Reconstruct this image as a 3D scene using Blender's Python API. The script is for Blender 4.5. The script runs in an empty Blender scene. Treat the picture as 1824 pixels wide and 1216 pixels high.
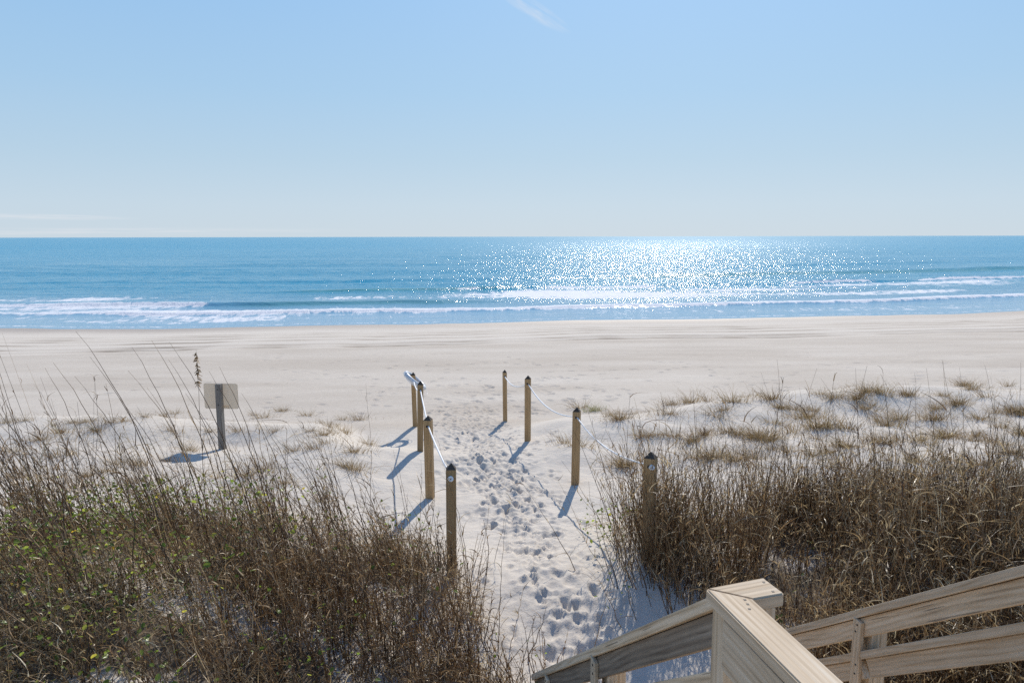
import bpy, math, random
import numpy as np
from mathutils import Vector, Matrix
R = math.radians
random.seed(7)
rng = np.random.default_rng(11)
S = bpy.context.scene
col = S.collection

# ------------------------------------------------------------------ camera, sky, sun, exposure
CAM_H = 5.2
FPX = 1317.0
PITCH = math.atan(187 / FPX)
cam_d = bpy.data.cameras.new('camera')
cam_d.sensor_width = 36.0
cam_d.lens = 36.0 * FPX / 1824.0
cam_d.clip_start = 0.05
cam_d.clip_end = 60000
cam = bpy.data.objects.new('camera', cam_d)
col.objects.link(cam)
cam.matrix_world = (Matrix.Translation((0, 0, CAM_H)) @ Matrix.Rotation(R(90) - PITCH, 4, 'X')
                    @ Matrix.Rotation(R(-0.11), 4, 'Z'))
S.camera = cam

SUN_EL, SUN_AZ = 38.5, 12.5           # azimuth to the right of straight ahead (+Y)
w = bpy.data.worlds.new("World")
S.world = w
w.use_nodes = True
nt = w.node_tree
nt.nodes.clear()
wo = nt.nodes.new('ShaderNodeOutputWorld')
bg = nt.nodes.new('ShaderNodeBackground')
sky = nt.nodes.new('ShaderNodeTexSky')
sky.sky_type = 'NISHITA'
sky.sun_disc = False
sky.sun_elevation = R(SUN_EL)
sky.sun_rotation = R(SUN_AZ)
sky.altitude = 0
sky.air_density = 1.0
sky.dust_density = 0.6
sky.ozone_density = 3.0
bg.inputs['Strength'].default_value = 0.085
# a few thin high clouds, a direction-space layer of the sky itself
tc = nt.nodes.new('ShaderNodeTexCoord')
def wn(t, **kw):
    n = nt.nodes.new(t)
    for k, v in kw.items(): setattr(n, k, v)
    return n
def wmath(op, a, b=None, c=None):
    n = wn('ShaderNodeMath', operation=op)
    for i, v in enumerate((a, b, c)):
        if v is None: continue
        if isinstance(v, (int, float)): n.inputs[i].default_value = v
        else: nt.links.new(v, n.inputs[i])
    return n.outputs[0]
sep = wn('ShaderNodeSeparateXYZ')
nt.links.new(tc.outputs['Generated'], sep.inputs[0])
def cloud_patch(dx, dz, rx, rz, sx, sz, tilt, seed):
    u = wmath('DIVIDE', sep.outputs[0], sep.outputs[1])
    v = wmath('DIVIDE', sep.outputs[2], sep.outputs[1])
    a = wmath('SUBTRACT', u, dx)
    b = wmath('SUBTRACT', wmath('SUBTRACT', v, dz), wmath('MULTIPLY', a, tilt))
    cmb = wn('ShaderNodeCombineXYZ')
    nt.links.new(wmath('MULTIPLY', a, sx), cmb.inputs[0])
    nt.links.new(wmath('MULTIPLY', b, sz), cmb.inputs[1])
    cmb.inputs[2].default_value = seed
    no = wn('ShaderNodeTexNoise')
    no.inputs['Detail'].default_value = 7
    no.inputs['Scale'].default_value = 1
    no.inputs['Roughness'].default_value = .6
    nt.links.new(cmb.outputs[0], no.inputs['Vector'])
    d = wmath('ADD', wmath('POWER', wmath('ABSOLUTE', wmath('DIVIDE', a, rx)), 2), wmath('POWER', wmath('ABSOLUTE', wmath('DIVIDE', b, rz)), 2))
    m = wmath('MAXIMUM', wmath('SUBTRACT', 1, d), 0)
    m = wmath('MULTIPLY', m, wmath('GREATER_THAN', sep.outputs[1], 0.05))
    return wmath('MINIMUM', wmath('MULTIPLY', wmath('MULTIPLY', wmath('MAXIMUM', wmath('SUBTRACT', no.outputs[0], .38), 0), 3.2), m), 1)
c1 = cloud_patch(-0.68, .028, .20, .0045, 9, 260, -.02, 3)
c2 = cloud_patch(-0.55, .0075, .38, .006, 7, 200, 0, 8)
c3 = cloud_patch(0.028, .288, .050, .014, 22, 90, -.55, 5)
cl = wmath('MINIMUM', wmath('ADD', wmath('ADD', wmath('MULTIPLY', c1, .8), wmath('MULTIPLY', c2, .5)), wmath('MULTIPLY', c3, .5)), .8)
mx = wn('ShaderNodeMixRGB')
mx.inputs[2].default_value = (9.5, 9.6, 10.0, 1)
nt.links.new(cl, mx.inputs[0])
skyr = wn('ShaderNodeValToRGB')
nt.links.new(sep.outputs[2], skyr.inputs[0])
_e = skyr.color_ramp.elements
_e.remove(_e[-1])
SKYC = [(0, (.61, .715, .80)), (.04, (.58, .71, .82)), (.10, (.49, .665, .82)), (.18, (.40, .62, .85)), (.29, (.325, .565, .87)), (.45, (.20, .39, .74)), (1, (.07, .17, .44))]
_e[0].color = (*SKYC[0][1], 1)
for p_, c_ in SKYC[1:]:
    _e.new(p_).color = (*c_, 1)
SKY_STR = .085
sc_ = wn('ShaderNodeMixRGB', blend_type='MULTIPLY'); sc_.inputs[0].default_value = 1
nt.links.new(skyr.outputs[0], sc_.inputs[1]); sc_.inputs[2].default_value = (.97 / SKY_STR, .97 / SKY_STR, .97 / SKY_STR, 1)
hz = wn('ShaderNodeMixRGB'); hz.inputs[0].default_value = .96
nt.links.new(sky.outputs[0], hz.inputs[1]); nt.links.new(sc_.outputs[0], hz.inputs[2])
dot_ = wn('ShaderNodeVectorMath', operation='DOT_PRODUCT')
nt.links.new(tc.outputs['Generated'], dot_.inputs[0])
dot_.inputs[1].default_value = (math.sin(R(SUN_AZ)) * math.cos(R(SUN_EL)), math.cos(R(SUN_AZ)) * math.cos(R(SUN_EL)), math.sin(R(SUN_EL)))
glow = wmath('MULTIPLY', wmath('POWER', wmath('MAXIMUM', dot_.outputs['Value'], 0), 11), .17 / SKY_STR)
gl = wn('ShaderNodeMixRGB', blend_type='ADD'); gl.inputs[0].default_value = 1
nt.links.new(hz.outputs[0], gl.inputs[1]); nt.links.new(glow, gl.inputs[2])
nt.links.new(gl.outputs[0], mx.inputs[1])
nt.links.new(mx.outputs[0], bg.inputs['Color'])
nt.links.new(bg.outputs[0], wo.inputs['Surface'])

sd = bpy.data.lights.new('sun', 'SUN')
sd.energy = 4.4
sd.angle = R(0.53)
sd.color = (1.0, 0.93, 0.82)
sun = bpy.data.objects.new('sun', sd)
col.objects.link(sun)
sdir = Vector((math.sin(R(SUN_AZ)) * math.cos(R(SUN_EL)), math.cos(R(SUN_AZ)) * math.cos(R(SUN_EL)), math.sin(R(SUN_EL))))
sun.rotation_euler = sdir.to_track_quat('Z', 'Y').to_euler()
sun.location = (10, 30, 30)
S.view_settings.view_transform = 'Standard'
S.view_settings.look = 'None'
S.view_settings.exposure = 0.0
S.view_settings.gamma = 1.0
S.cycles.use_denoising = False
S.cycles.sample_clamp_indirect = 4.0
S.cycles.max_bounces = 8

# ------------------------------------------------------------------ helpers
def tag(o, label=None, cat=None, group=None, kind=None):
    if label: o['label'] = label
    if cat: o['category'] = cat
    if group: o['group'] = group
    if kind: o['kind'] = kind
    return o
def empty(name, loc, rz=0.0):
    o = bpy.data.objects.new(name, None)
    o.empty_display_size = .1
    col.objects.link(o)
    o.location = loc
    o.rotation_euler = (0, 0, rz)
    return o
def link(name, me, mat, parent=None):
    o = bpy.data.objects.new(name, me)
    if mat: me.materials.append(mat)
    col.objects.link(o)
    if parent: o.parent = parent
    return o
def npmesh(name, V, F, tint=None, smooth=False, attrs=None):
    """V (n,3); F (m,k) all faces with k corners"""
    me = bpy.data.meshes.new(name)
    V = np.ascontiguousarray(V, dtype=np.float32)
    F = np.ascontiguousarray(F, dtype=np.int32)
    me.vertices.add(len(V))
    me.vertices.foreach_set('co', V.ravel())
    me.loops.add(F.size)
    me.loops.foreach_set('vertex_index', F.ravel())
    me.polygons.add(len(F))
    me.polygons.foreach_set('loop_start', np.arange(0, F.size, F.shape[1], dtype=np.int32))
    me.polygons.foreach_set('use_smooth', np.full(len(F), smooth, dtype=bool))
    me.update(calc_edges=True)
    A = dict(attrs or {})
    if tint is not None: A['tint'] = tint
    for k, a in A.items():
        at_ = me.attributes.new(k, 'FLOAT', 'POINT')
        at_.data.foreach_set('value', np.ascontiguousarray(a, dtype=np.float32).ravel())
    return me
def hash2(ix, iy, seed):
    n = (ix.astype(np.int64) * 374761393 + iy.astype(np.int64) * 668265263 + seed * 1274126177) & 0xffffffff
    n = ((n ^ (n >> 13)) * 1274126177) & 0xffffffff
    return ((n ^ (n >> 16)) & 0xffff) / 65535.0
def vnoise(x, y, seed=0):
    x = np.asarray(x, float); y = np.asarray(y, float)
    ix = np.floor(x); iy = np.floor(y)
    fx = x - ix; fy = y - iy
    fx = fx * fx * fx * (fx * (fx * 6 - 15) + 10); fy = fy * fy * fy * (fy * (fy * 6 - 15) + 10)
    ix = ix.astype(np.int64); iy = iy.astype(np.int64)
    a = hash2(ix, iy, seed); b = hash2(ix + 1, iy, seed); c = hash2(ix, iy + 1, seed); d = hash2(ix + 1, iy + 1, seed)
    return (a + (b - a) * fx) * (1 - fy) + (c + (d - c) * fx) * fy - 0.5
def fbm(x, y, seed=0, octv=4):
    t = 0; amp = 1.0
    for k in range(octv):
        t = t + amp * vnoise(x * 2 ** k + 17.3 * k, y * 2 ** k - 9.1 * k, seed + k)
        amp *= .5
    return t
def sstep(a, b, x):
    t = np.clip((np.asarray(x, float) - a) / (b - a), 0, 1)
    return t * t * (3 - 2 * t)
def ray(px, py):
    X = (px - 912) / FPX; Y = -(py - 608) / FPX - X * 0.0019
    return Vector((X, math.cos(PITCH) + Y * math.sin(PITCH), Y * math.cos(PITCH) - math.sin(PITCH)))
def at(px, py, D):
    r = ray(px, py)
    return Vector((r.x * D / r.y, D, CAM_H + r.z * D / r.y))

# ------------------------------------------------------------------ terrain
def shore(x):
    x = np.asarray(x, float)
    xc = np.clip(x, -90, 90)
    return 45.3 + .13 * xc + .0016 * xc * xc + (x - xc) * .3 + .5 * np.sin(x * .13 + 1) + .25 * np.sin(x * .37) + .3 * vnoise(x * .5, x * 0, 5)
POSTS = {  # plan position, wanted ground height
    'L1': (-.56, 6.45, 2.12), 'L2': (-1.02, 8.82, 1.99), 'L3': (-1.36, 10.6, 2.06), 'L4': (-1.86, 13.8, 1.60),
    'R1': (1.25, 6.49, 2.22), 'R2': (.84, 9.5, 1.93), 'R3': (.25, 11.6, 1.93), 'R4': (-.14, 14.4, 1.545), 'S': (-4.75, 11.75, 1.76)}
def base_h(x, y):
    x = np.asarray(x, float); y = np.asarray(y, float)
    s = shore(x) - y
    beach = np.where(s > 0, .018 * s + .03 * s * sstep(0, 10, s), .03 * s)
    beach = np.minimum(beach, 1.9)
    beach = np.where(s < 0, np.maximum(-.045 * np.abs(s) - .0, -2.5), beach)
    beach = beach + .015 * fbm(x * .25, y * .5, 3, 3) * sstep(2, 8, s)
    pathw = np.exp(-((x + .4 - (y - 9) * -.12) / 1.5) ** 2)
    ye = 12.9 + 2.2 * sstep(2.0, 6.0, x) - .6 * pathw + .8 * vnoise(x * .35, x * 0 + 3, 9)
    ye = ye - 1.9 * np.exp(-((x + 1.7) / 1.25) ** 4) - .5 * np.exp(-((x + .2) / .7) ** 2)
    k = sstep(-1.0, 1.9, y - ye)
    dune = 2.03 + .14 * fbm(x * .42, y * .5, 21, 3) * (1 - .75 * pathw) * (1 - .7 * np.exp(-((x + 1.7) / 1.5) ** 4)) + .05 * fbm(x * 1.6, y * 1.6, 31, 2)
    dune = dune + .16 * np.exp(-((y - ye + 1.0) / 1.1) ** 2) * (1 - pathw) * (1 - np.exp(-((x + 1.7) / 1.5) ** 4))
    dune = dune - .10 * pathw
    dune = dune + .17 * np.exp(-((x + 2.5) / .85) ** 2 - ((y - 9.0) / 2.6) ** 2)
    # vegetated foreground mounds
    dune = dune + .62 * np.exp(-((x + 3.3) / 2.0) ** 2 - ((y - 4.9) / 1.7) ** 2)
    dune = dune + .35 * np.exp(-((x + 6.5) / 2.0) ** 2 - ((y - 7.0) / 1.5) ** 2)
    dune = dune + .30 * np.exp(-((x - 3.6) / 1.9) ** 2 - ((y - 6.2) / 2.0) ** 2)
    dune = dune - .12 * np.exp(-((x - .6) / .8) ** 2 - ((y - 4.6) / 1.4) ** 2)
    back = sstep(-4, -14, y)
    return (dune * (1 - k) + beach * k) * (1 - back) + back * 2.0
PK = list(POSTS.values())
_px = np.array([p[0] for p in PK]); _py = np.array([p[1] for p in PK]); _pz = np.array([p[2] for p in PK])
_G = np.exp(-((_px[:, None] - _px[None]) ** 2 / 1.1 ** 2 + (_py[:, None] - _py[None]) ** 2 / 1.0))
_W = np.linalg.solve(_G, _pz - base_h(_px, _py))
def ground_h(x, y):
    x = np.asarray(x, float); y = np.asarray(y, float)
    h = base_h(x, y)
    for i in range(len(PK)):
        h = h + _W[i] * np.exp(-((x - _px[i]) ** 2 / 1.1 ** 2 + (y - _py[i]) ** 2 / 1.0))
    return h
def on_ground(px, py):
    r = ray(px, py)
    D = 2.5
    while D < 120:
        p = r * (D / r.y)
        if CAM_H + p.z <= float(ground_h(p.x, p.y)): break
        D += .04
    return Vector((p.x, p.y, float(ground_h(p.x, p.y))))
PATH = [(.75, 3.6), (.62, 5.0), (.38, 6.3), (.12, 8.0), (-.15, 9.6), (-.42, 11.4), (-.75, 13.4), (-1.1, 16.0)]
def path_x(y):
    return np.interp(y, [p[1] for p in PATH], [p[0] for p in PATH])

def left_mask(x, y):
    edge = np.interp(y, [2, 4.4, 5.6, 6.4, 8.3, 8.9], [.55, .60, .30, -.45, -2.0, -2.8])
    q = (edge - x) + 1.0 * vnoise(x * 1.3, y * 1.3, 201)
    far_ = 7.9 + .6 * vnoise(x * .8, x * 0, 203) - .3 * sstep(-3, -7, x)
    return sstep(0, .5, q) * sstep(0, 1.0, far_ - y)
def right_mask(x, y):
    edge = np.interp(y, [2, 4.4, 5.4, 6.2, 7.4, 8.6], [2.0, 1.8, 1.55, 1.0, 1.0, 1.9])
    q = (x - edge) + .3 * vnoise(x * 1.3, y * 1.3, 211)
    far_ = 8.2 + .7 * vnoise(x * .7, x * 0, 213) + .1 * sstep(3, 7, x)
    return sstep(0, .45, q) * sstep(0, .9, far_ - y)
def axis(segs):
    out = [segs[0][0]]
    for a, b, d0, d1 in segs:
        L = b - a; q = out[-1]
        while q < b - 1e-6:
            t = (q - a) / L
            q += d0 * (1 - t) + d1 * t
            out.append(min(q, b))
    return np.unique(np.round(np.array(out), 5))
xs = axis([(-4000, -120, 700, 40), (-120, -30, 10, 1.2), (-30, -14, 1.0, .25), (-14, -6, .14, .08), (-6, -2.0, .06, .04), (-2.0, 2.0, .022, .022),
           (2.0, 6, .04, .06), (6, 14, .08, .14), (14, 32, .25, 1.0), (32, 120, 1.2, 10), (120, 4000, 40, 700)])
ys = axis([(-60, -2, 8, 1), (-2, 3, .5, .1), (3, 9, .022, .022), (9, 15, .022, .035), (15, 24, .05, .08), (24, 40, .1, .2), (40, 70, .3, 2), (70, 300, 5, 60), (300, 9000, 200, 3000)])
X, Y = np.meshgrid(xs, ys)
Z = ground_h(X, Y)
sh = shore(X) - Y
# wind texture and soft lumps
Z += .012 * fbm(X * 3.0, Y * 3.0, 41, 3) * sstep(60, 20, Y) * sstep(16, 11, Y)
Z += .004 * fbm(X * 9, Y * 22, 51, 2) * sstep(15, 10, Y)
# trodden sand: lumps in the path, then each footprint
pd = np.abs(X - path_x(Y)); onpath = np.exp(-(pd / (.50 + .03 * np.maximum(Y - 8, 0))) ** 2) * sstep(22, 15, Y)
Z += .030 * onpath * fbm(X * 5, Y * 5, 61, 4)
tone = np.ones_like(Z)
def stamp(cx, cy, ang, L, Wd, depth):
    i0, i1 = np.searchsorted(ys, (cy - .35, cy + .35)); j0, j1 = np.searchsorted(xs, (cx - .35, cx + .35))
    if i1 <= i0 or j1 <= j0: return
    dx = X[i0:i1, j0:j1] - cx; dy = Y[i0:i1, j0:j1] - cy
    u = dx * math.sin(ang) + dy * math.cos(ang); v = dx * math.cos(ang) - dy * math.sin(ang)
    q = np.sqrt((u / L) ** 2 + (v / Wd) ** 2) * (1 + .7 * vnoise(X[i0:i1, j0:j1] * 16, Y[i0:i1, j0:j1] * 16, 63))
    Z[i0:i1, j0:j1] += depth * (-np.exp(-(q ** 3)) + .45 * np.exp(-((q - 1.45) / .35) ** 2))
r_ = random.Random(5)
for k in range(1300):
    y = r_.uniform(3.2, 16.5) if k % 3 else r_.uniform(8, 16)
    off = r_.gauss(0, .25 + .03 * max(0, y - 8))
    x = float(path_x(y)) + off
    stamp(x, y, r_.gauss(-.12, .3), r_.uniform(.05, .09), r_.uniform(.026, .045), (r_.uniform(.010, .026) if k % 5 else r_.uniform(.022, .036)) * (1.0 if y < 13 else .8))
for k in range(40):   # a few strays beside the path
    y = r_.uniform(6, 13); x = float(path_x(y)) + r_.uniform(-1.6, 1.8)
    stamp(x, y, r_.uniform(-1, 1), .09, .05, r_.uniform(.01, .022))
for k in range(70):    # wandering trails on the hard beach
    x0 = r_.uniform(-12, 18); y0 = r_.uniform(16.5, 27); a = r_.uniform(-1.6, 1.6)
    for q in range(r_.randint(2, 7)):
        x0 += .65 * math.sin(a) + r_.uniform(-.05, .05); y0 += .65 * math.cos(a)
        if y0 > 16: stamp(x0, y0, a, .13, .08, r_.uniform(.018, .035))
        a += r_.uniform(-.2, .2)
for k in range(150):
    stamp(r_.gauss(0, 2.6), r_.uniform(15, 21), r_.uniform(-1, 1), .12, .075, r_.uniform(.015, .035))
# wheel ruts and wrack lines along the beach
for s0, dep, wd in ((7.4, .03, .3), (8.9, .04, .35), (12.6, .05, .30), (13.8, .07, .45), (10.7, .02, .25), (6.1, .02, .2)):
    q = (sh - s0 - .3 * vnoise(X * .15, X * 0, int(s0 * 10))) / wd
    g = np.exp(-q ** 2) * (.65 + .9 * vnoise(X * .5, Y * 0, 70))
    Z -= dep * g
    tone -= .50 * g * (.5 + 1.4 * np.clip(fbm(X * .9, Y * 3, 77, 3) + .25, 0, 1))
# sand colour zones (real differences of grain and dampness)
hard = sstep(14.2, 14.9, sh + .5 * vnoise(X * .2, Y * .2, 88)) * sstep(-.4, .9, Y - (13.4 + 2.0 * sstep(2, 6, X)))
tone -= .13 * hard + .07 * hard * fbm(X * .25, Y * .8, 90, 4) * 2
tone -= .03 * (sh > 0) * fbm(X * .15, Y * .7, 95, 4)
damp = sstep(4.5, .8, sh + .8 * vnoise(X * .25, X * 0, 93))
tone -= .22 * damp
nx, ny = len(xs), len(ys)
idx = np.arange(nx * ny).reshape(ny, nx)
F = np.stack([idx[:-1, :-1], idx[:-1, 1:], idx[1:, 1:], idx[1:, :-1]], -1).reshape(-1, 4)
print('ground', nx, ny)

# ------------------------------------------------------------------ materials
class M:
    def __init__(s, name):
        s.m = bpy.data.materials.new(name); s.m.use_nodes = True
        s.t = s.m.node_tree; s.t.nodes.clear()
        s.out = s.n('ShaderNodeOutputMaterial')
    def n(s, t, **kw):
        q = s.t.nodes.new(t)
        for k, v in kw.items(): setattr(q, k, v)
        return q
    def l(s, a, b): s.t.links.new(a, b)
    def set(s, sock, v):
        if isinstance(v, bpy.types.NodeSocket): s.l(v, sock)
        elif isinstance(v, (tuple, list)) and len(v) == 3 and sock.type == 'RGBA': sock.default_value = (*v, 1)
        else: sock.default_value = v
    def math(s, op, a, b=None, c=None, clamp=False):
        q = s.n('ShaderNodeMath', operation=op, use_clamp=clamp)
        for i, v in enumerate((a, b, c)):
            if v is not None: s.set(q.inputs[i], v)
        return q.outputs[0]
    def mix(s, f, a, b, mode='MIX'):
        q = s.n('ShaderNodeMixRGB', blend_type=mode)
        s.set(q.inputs[0], f); s.set(q.inputs[1], a); s.set(q.inputs[2], b)
        return q.outputs[0]
    def noise(s, vec, scale, detail=4, rough=.55, dist=0.0):
        q = s.n('ShaderNodeTexNoise')
        if vec is not None: s.l(vec, q.inputs['Vector'])
        q.inputs['Scale'].default_value = scale; q.inputs['Detail'].default_value = detail
        q.inputs['Roughness'].default_value = rough; q.inputs['Distortion'].default_value = dist
        return q.outputs[0]
    def mapping(s, vec, scale=(1, 1, 1), loc=(0, 0, 0), rot=(0, 0, 0)):
        q = s.n('ShaderNodeMapping'); s.l(vec, q.inputs[0])
        s.set(q.inputs[1], loc); q.inputs[2].default_value = rot; q.inputs[3].default_value = scale
        return q.outputs[0]
    def ramp(s, v, stops):
        q = s.n('ShaderNodeValToRGB'); s.l(v, q.inputs[0])
        e = q.color_ramp.elements
        while len(e) > 1: e.remove(e[-1])
        e[0].position = stops[0][0]; e[0].color = (*stops[0][1], 1)
        for p, c in stops[1:]:
            k = e.new(p); k.color = (*c, 1)
        return q.outputs[0]
    def attr(s, name): return s.n('ShaderNodeAttribute', attribute_name=name).outputs['Fac']
    def bsdf(s, **kw):
        q = s.n('ShaderNodeBsdfPrincipled')
        for k, v in kw.items(): s.set(q.inputs[k.replace('_', ' ')], v)
        return q
    def bump(s, h, strength, dist=1.0, normal=None):
        q = s.n('ShaderNodeBump'); s.l(h, q.inputs['Height'])
        q.inputs['Strength'].default_value = strength; q.inputs['Distance'].default_value = dist
        if normal: s.l(normal, q.inputs['Normal'])
        return q.outputs[0]
    def done(s, sh_): s.l(sh_, s.out.inputs['Surface']); return s.m

def sand_mat():
    m = M('sand')
    oc = m.n('ShaderNodeTexCoord').outputs['Object']
    t = m.attr('tone'); d = m.attr('damp')
    big = m.noise(oc, .6, 5); fine = m.noise(oc, 90, 4, .7); mid = m.noise(oc, 7, 4, .6)
    c = m.mix(big, (.57, .505, .425), (.65, .585, .505))
    c = m.mix(m.math('MULTIPLY', m.math('SUBTRACT', fine, .5), .9), c, (.30, .27, .24))
    c = m.mix(.55, c, m.mix(mid, (.50, .445, .375), (.73, .665, .585)))
    # scattered shell and wrack flecks
    vo = m.n('ShaderNodeTexVoronoi'); m.l(m.mapping(oc, (1, .6, 1)), vo.inputs['Vector']); vo.inputs['Scale'].default_value = 2.2
    fl = m.math('LESS_THAN', vo.outputs['Distance'], .045)
    fl = m.math('MULTIPLY', fl, m.math('GREATER_THAN', m.noise(oc, .35, 3), .52))
    c = m.mix(m.math('MULTIPLY', fl, .55), c, (.12, .09, .06))
    tt = m.n('ShaderNodeCombineColor')
    for i in range(3): m.l(t, tt.inputs[i])
    c = m.mix(1.0, c, tt.outputs[0], 'MULTIPLY')
    c = m.mix(m.math('MULTIPLY', m.math('SUBTRACT', 1.0, t), 2.2, clamp=True), c, m.mix(1.0, c, (1.0, .93, .86), 'MULTIPLY'))
    c = m.mix(m.math('MULTIPLY', d, .35), c, (.30, .25, .22))
    floor_dark = m.math('MULTIPLY', m.math('SUBTRACT', m.math('ADD', m.attr('litter_shade'), m.math('MULTIPLY', m.noise(oc, 22, 4, .7), .9)), .82), 3.5, clamp=True)  # dark brown litter under the thickets, also painting in the shade between stems
    c = m.mix(m.math('MULTIPLY', floor_dark, .92), c, m.mix(m.noise(oc, 60, 3, .7), (.035, .024, .015), (.15, .105, .065)))
    ro = m.math('SUBTRACT', .95, m.math('MULTIPLY', d, .35))
    h = m.math('ADD', m.math('MULTIPLY', m.noise(oc, 14, 5, .65), .02), m.math('MULTIPLY', m.noise(oc, 120, 3, .7), .003))
    b = m.bsdf(Base_Color=c, Roughness=ro, Specular_IOR_Level=.25, Normal=m.bump(h, .65, 1.0))
    return m.done(b.outputs[0])
SAND = sand_mat()
me = npmesh('beach_sand', np.stack([X, Y, Z], -1).reshape(-1, 3), F, smooth=True,
            attrs={'tone': np.clip(tone, .4, 1.2), 'damp': damp * (sh > -30),
                   'litter_shade': np.clip(right_mask(X - .12, Y) * np.clip(.75 + 1.3 * fbm(X * 1.5, Y * 1.5, 801, 3), 0, 1) + left_mask(X + .12, Y) * np.clip(.30 + 1.9 * fbm(X * 1.1, Y * 1.1, 803, 3), 0, 1), 0, 1)})
ground = tag(link('beach_sand', me, SAND), 'pale dune sand and flat beach with a trodden footprint path', 'beach', kind='structure')

def wood_mat(name, stops, grain=1.0, wear=.5, green=0.0):
    m = M(name)
    tcn = m.n('ShaderNodeTexCoord'); oi = m.n('ShaderNodeObjectInfo')
    cmb = m.n('ShaderNodeCombineXYZ')
    for i in range(3): m.l(m.math('MULTIPLY', oi.outputs['Random'], (13.0, 7.0, 5.0)[i]), cmb.inputs[i])
    ad = m.n('ShaderNodeVectorMath', operation='ADD'); m.l(tcn.outputs['Object'], ad.inputs[0]); m.l(cmb.outputs[0], ad.inputs[1])
    oc = ad.outputs[0]
    st = m.mapping(oc, (1.0, 38, 38))
    warp = m.noise(m.mapping(oc, (.9, 3, 3)), 1.0, 3, .5)
    n1 = m.noise(st, 1.6, 6, .62, .5)
    # growth ring bands, bent by the warp
    pos = m.n('ShaderNodeSeparateXYZ'); m.l(oc, pos.inputs[0])
    lx = m.noise(m.mapping(oc, (.8, 0, 0)), 1.0, 2, .5)
    dy = m.math('ADD', m.math('MULTIPLY', pos.outputs[1], 1.0), m.math('MULTIPLY', lx, .10))
    dz = m.math('ADD', pos.outputs[2], .11)
    dist = m.math('SQRT', m.math('ADD', m.math('MULTIPLY', dy, dy), m.math('MULTIPLY', dz, dz)))
    ph = m.math('ADD', m.math('MULTIPLY', dist, 430 * grain), m.math('MULTIPLY', warp, 16))
    rings = m.math('MULTIPLY', m.math('POWER', m.math('ADD', m.math('MULTIPLY', m.math('SINE', ph), .5), .5), 1.6), m.math('ADD', .35, m.noise(m.mapping(oc, (1.5, 14, 14)), 1.0, 3)))
    blot = m.noise(m.mapping(oc, (3.0, 9, 9)), 1.0, 4, .6)
    kn = m.n('ShaderNodeTexVoronoi'); m.l(m.mapping(oc, (1.5, 6, 6)), kn.inputs['Vector']); kn.inputs['Scale'].default_value = 1.0
    knot = m.math('SUBTRACT', 1.0, m.math('MULTIPLY', kn.outputs['Distance'], 5.5), clamp=True)
    f = m.math('ADD', m.math('ADD', m.math('MULTIPLY', rings, -.16), m.math('MULTIPLY', n1, .80)), m.math('MULTIPLY', blot, .45))
    c = m.ramp(m.math('ADD', m.math('MULTIPLY', m.math('SUBTRACT', f, .53), 1.7), .5, clamp=True), stops)
    tv = m.math('ADD', .78, m.math('MULTIPLY', oi.outputs['Random'], .4))
    tvc = m.n('ShaderNodeCombineColor')
    for i in range(3): m.l(tv, tvc.inputs[i])
    c = m.mix(1.0, c, tvc.outputs[0], 'MULTIPLY')
    c = m.mix(m.math('MULTIPLY', m.noise(oc, 3, 4), wear * .6), c, stops[-1][1])
    c = m.mix(m.math('MULTIPLY', knot, .85), c, (.08, .045, .025))
    crk = m.math('GREATER_THAN', m.noise(m.mapping(oc, (1.6, 70, 70)), 1.0, 2, .5), .69)
    c = m.mix(m.math('MULTIPLY', crk, .6), c, (.06, .045, .035))
    h = m.math('ADD', m.math('MULTIPLY', n1, -.003), m.math('MULTIPLY', rings, -.0005))
    b = m.bsdf(Base_Color=c, Roughness=.78, Specular_IOR_Level=.3, Normal=m.bump(h, .9, 1.0))
    return m.done(b.outputs[0])
RAILW = wood_mat('weathered_pine', [(0, (.20, .12, .06)), (.35, (.46, .33, .20)), (.7, (.63, .49, .34)), (1, (.72, .61, .47))])
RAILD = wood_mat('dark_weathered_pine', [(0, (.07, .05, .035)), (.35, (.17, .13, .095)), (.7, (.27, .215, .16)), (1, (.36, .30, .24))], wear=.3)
POSTW = wood_mat('treated_post', [(0, (.15, .085, .035)), (.4, (.36, .225, .105)), (1, (.50, .345, .18))], wear=.25)
SIGNW = wood_mat('grey_post', [(0, (.09, .08, .07)), (.5, (.17, .15, .13)), (1, (.25, .23, .20))], wear=.3)
ENDG = wood_mat('end_grain', [(0, (.035, .028, .022)), (.5, (.07, .055, .042)), (1, (.12, .10, .08))], wear=.2)

def simple(name, colr, rough=.6, spec=.4, transl=0.0, noise_amt=.15, metal=0):
    m = M(name)
    oc = m.n('ShaderNodeTexCoord').outputs['Object']
    c = m.mix(m.math('MULTIPLY', m.noise(oc, 25, 4), noise_amt * 2), colr, tuple(v * .6 for v in colr))
    b = m.bsdf(Base_Color=c, Roughness=rough, Specular_IOR_Level=spec, Metallic=metal)
    if transl:
        tr = m.n('ShaderNodeBsdfTranslucent'); m.set(tr.inputs[0], c)
        mx_ = m.n('ShaderNodeMixShader'); mx_.inputs[0].default_value = transl
        m.l(b.outputs[0], mx_.inputs[1]); m.l(tr.outputs[0], mx_.inputs[2])
        return m.done(mx_.outputs[0])
    return m.done(b.outputs[0])
ROPE = M('white_rope')
_oc = ROPE.n('ShaderNodeTexCoord').outputs['Object']
_b = ROPE.bsdf(Base_Color=(.86, .86, .85), Roughness=.6, Normal=ROPE.bump(ROPE.noise(_oc, 120, 2), .5, .004))
ROPE = ROPE.done(_b.outputs[0])
BUOY = simple('buoy_shell', (.70, .71, .72), .4, .5, .12, .06)
PANEL = simple('sign_panel', (.66, .61, .54), .6, .3, .55, .05)
NAIL = simple('screw_head', (.05, .04, .035), .6, .4, 0, .2)

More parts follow.
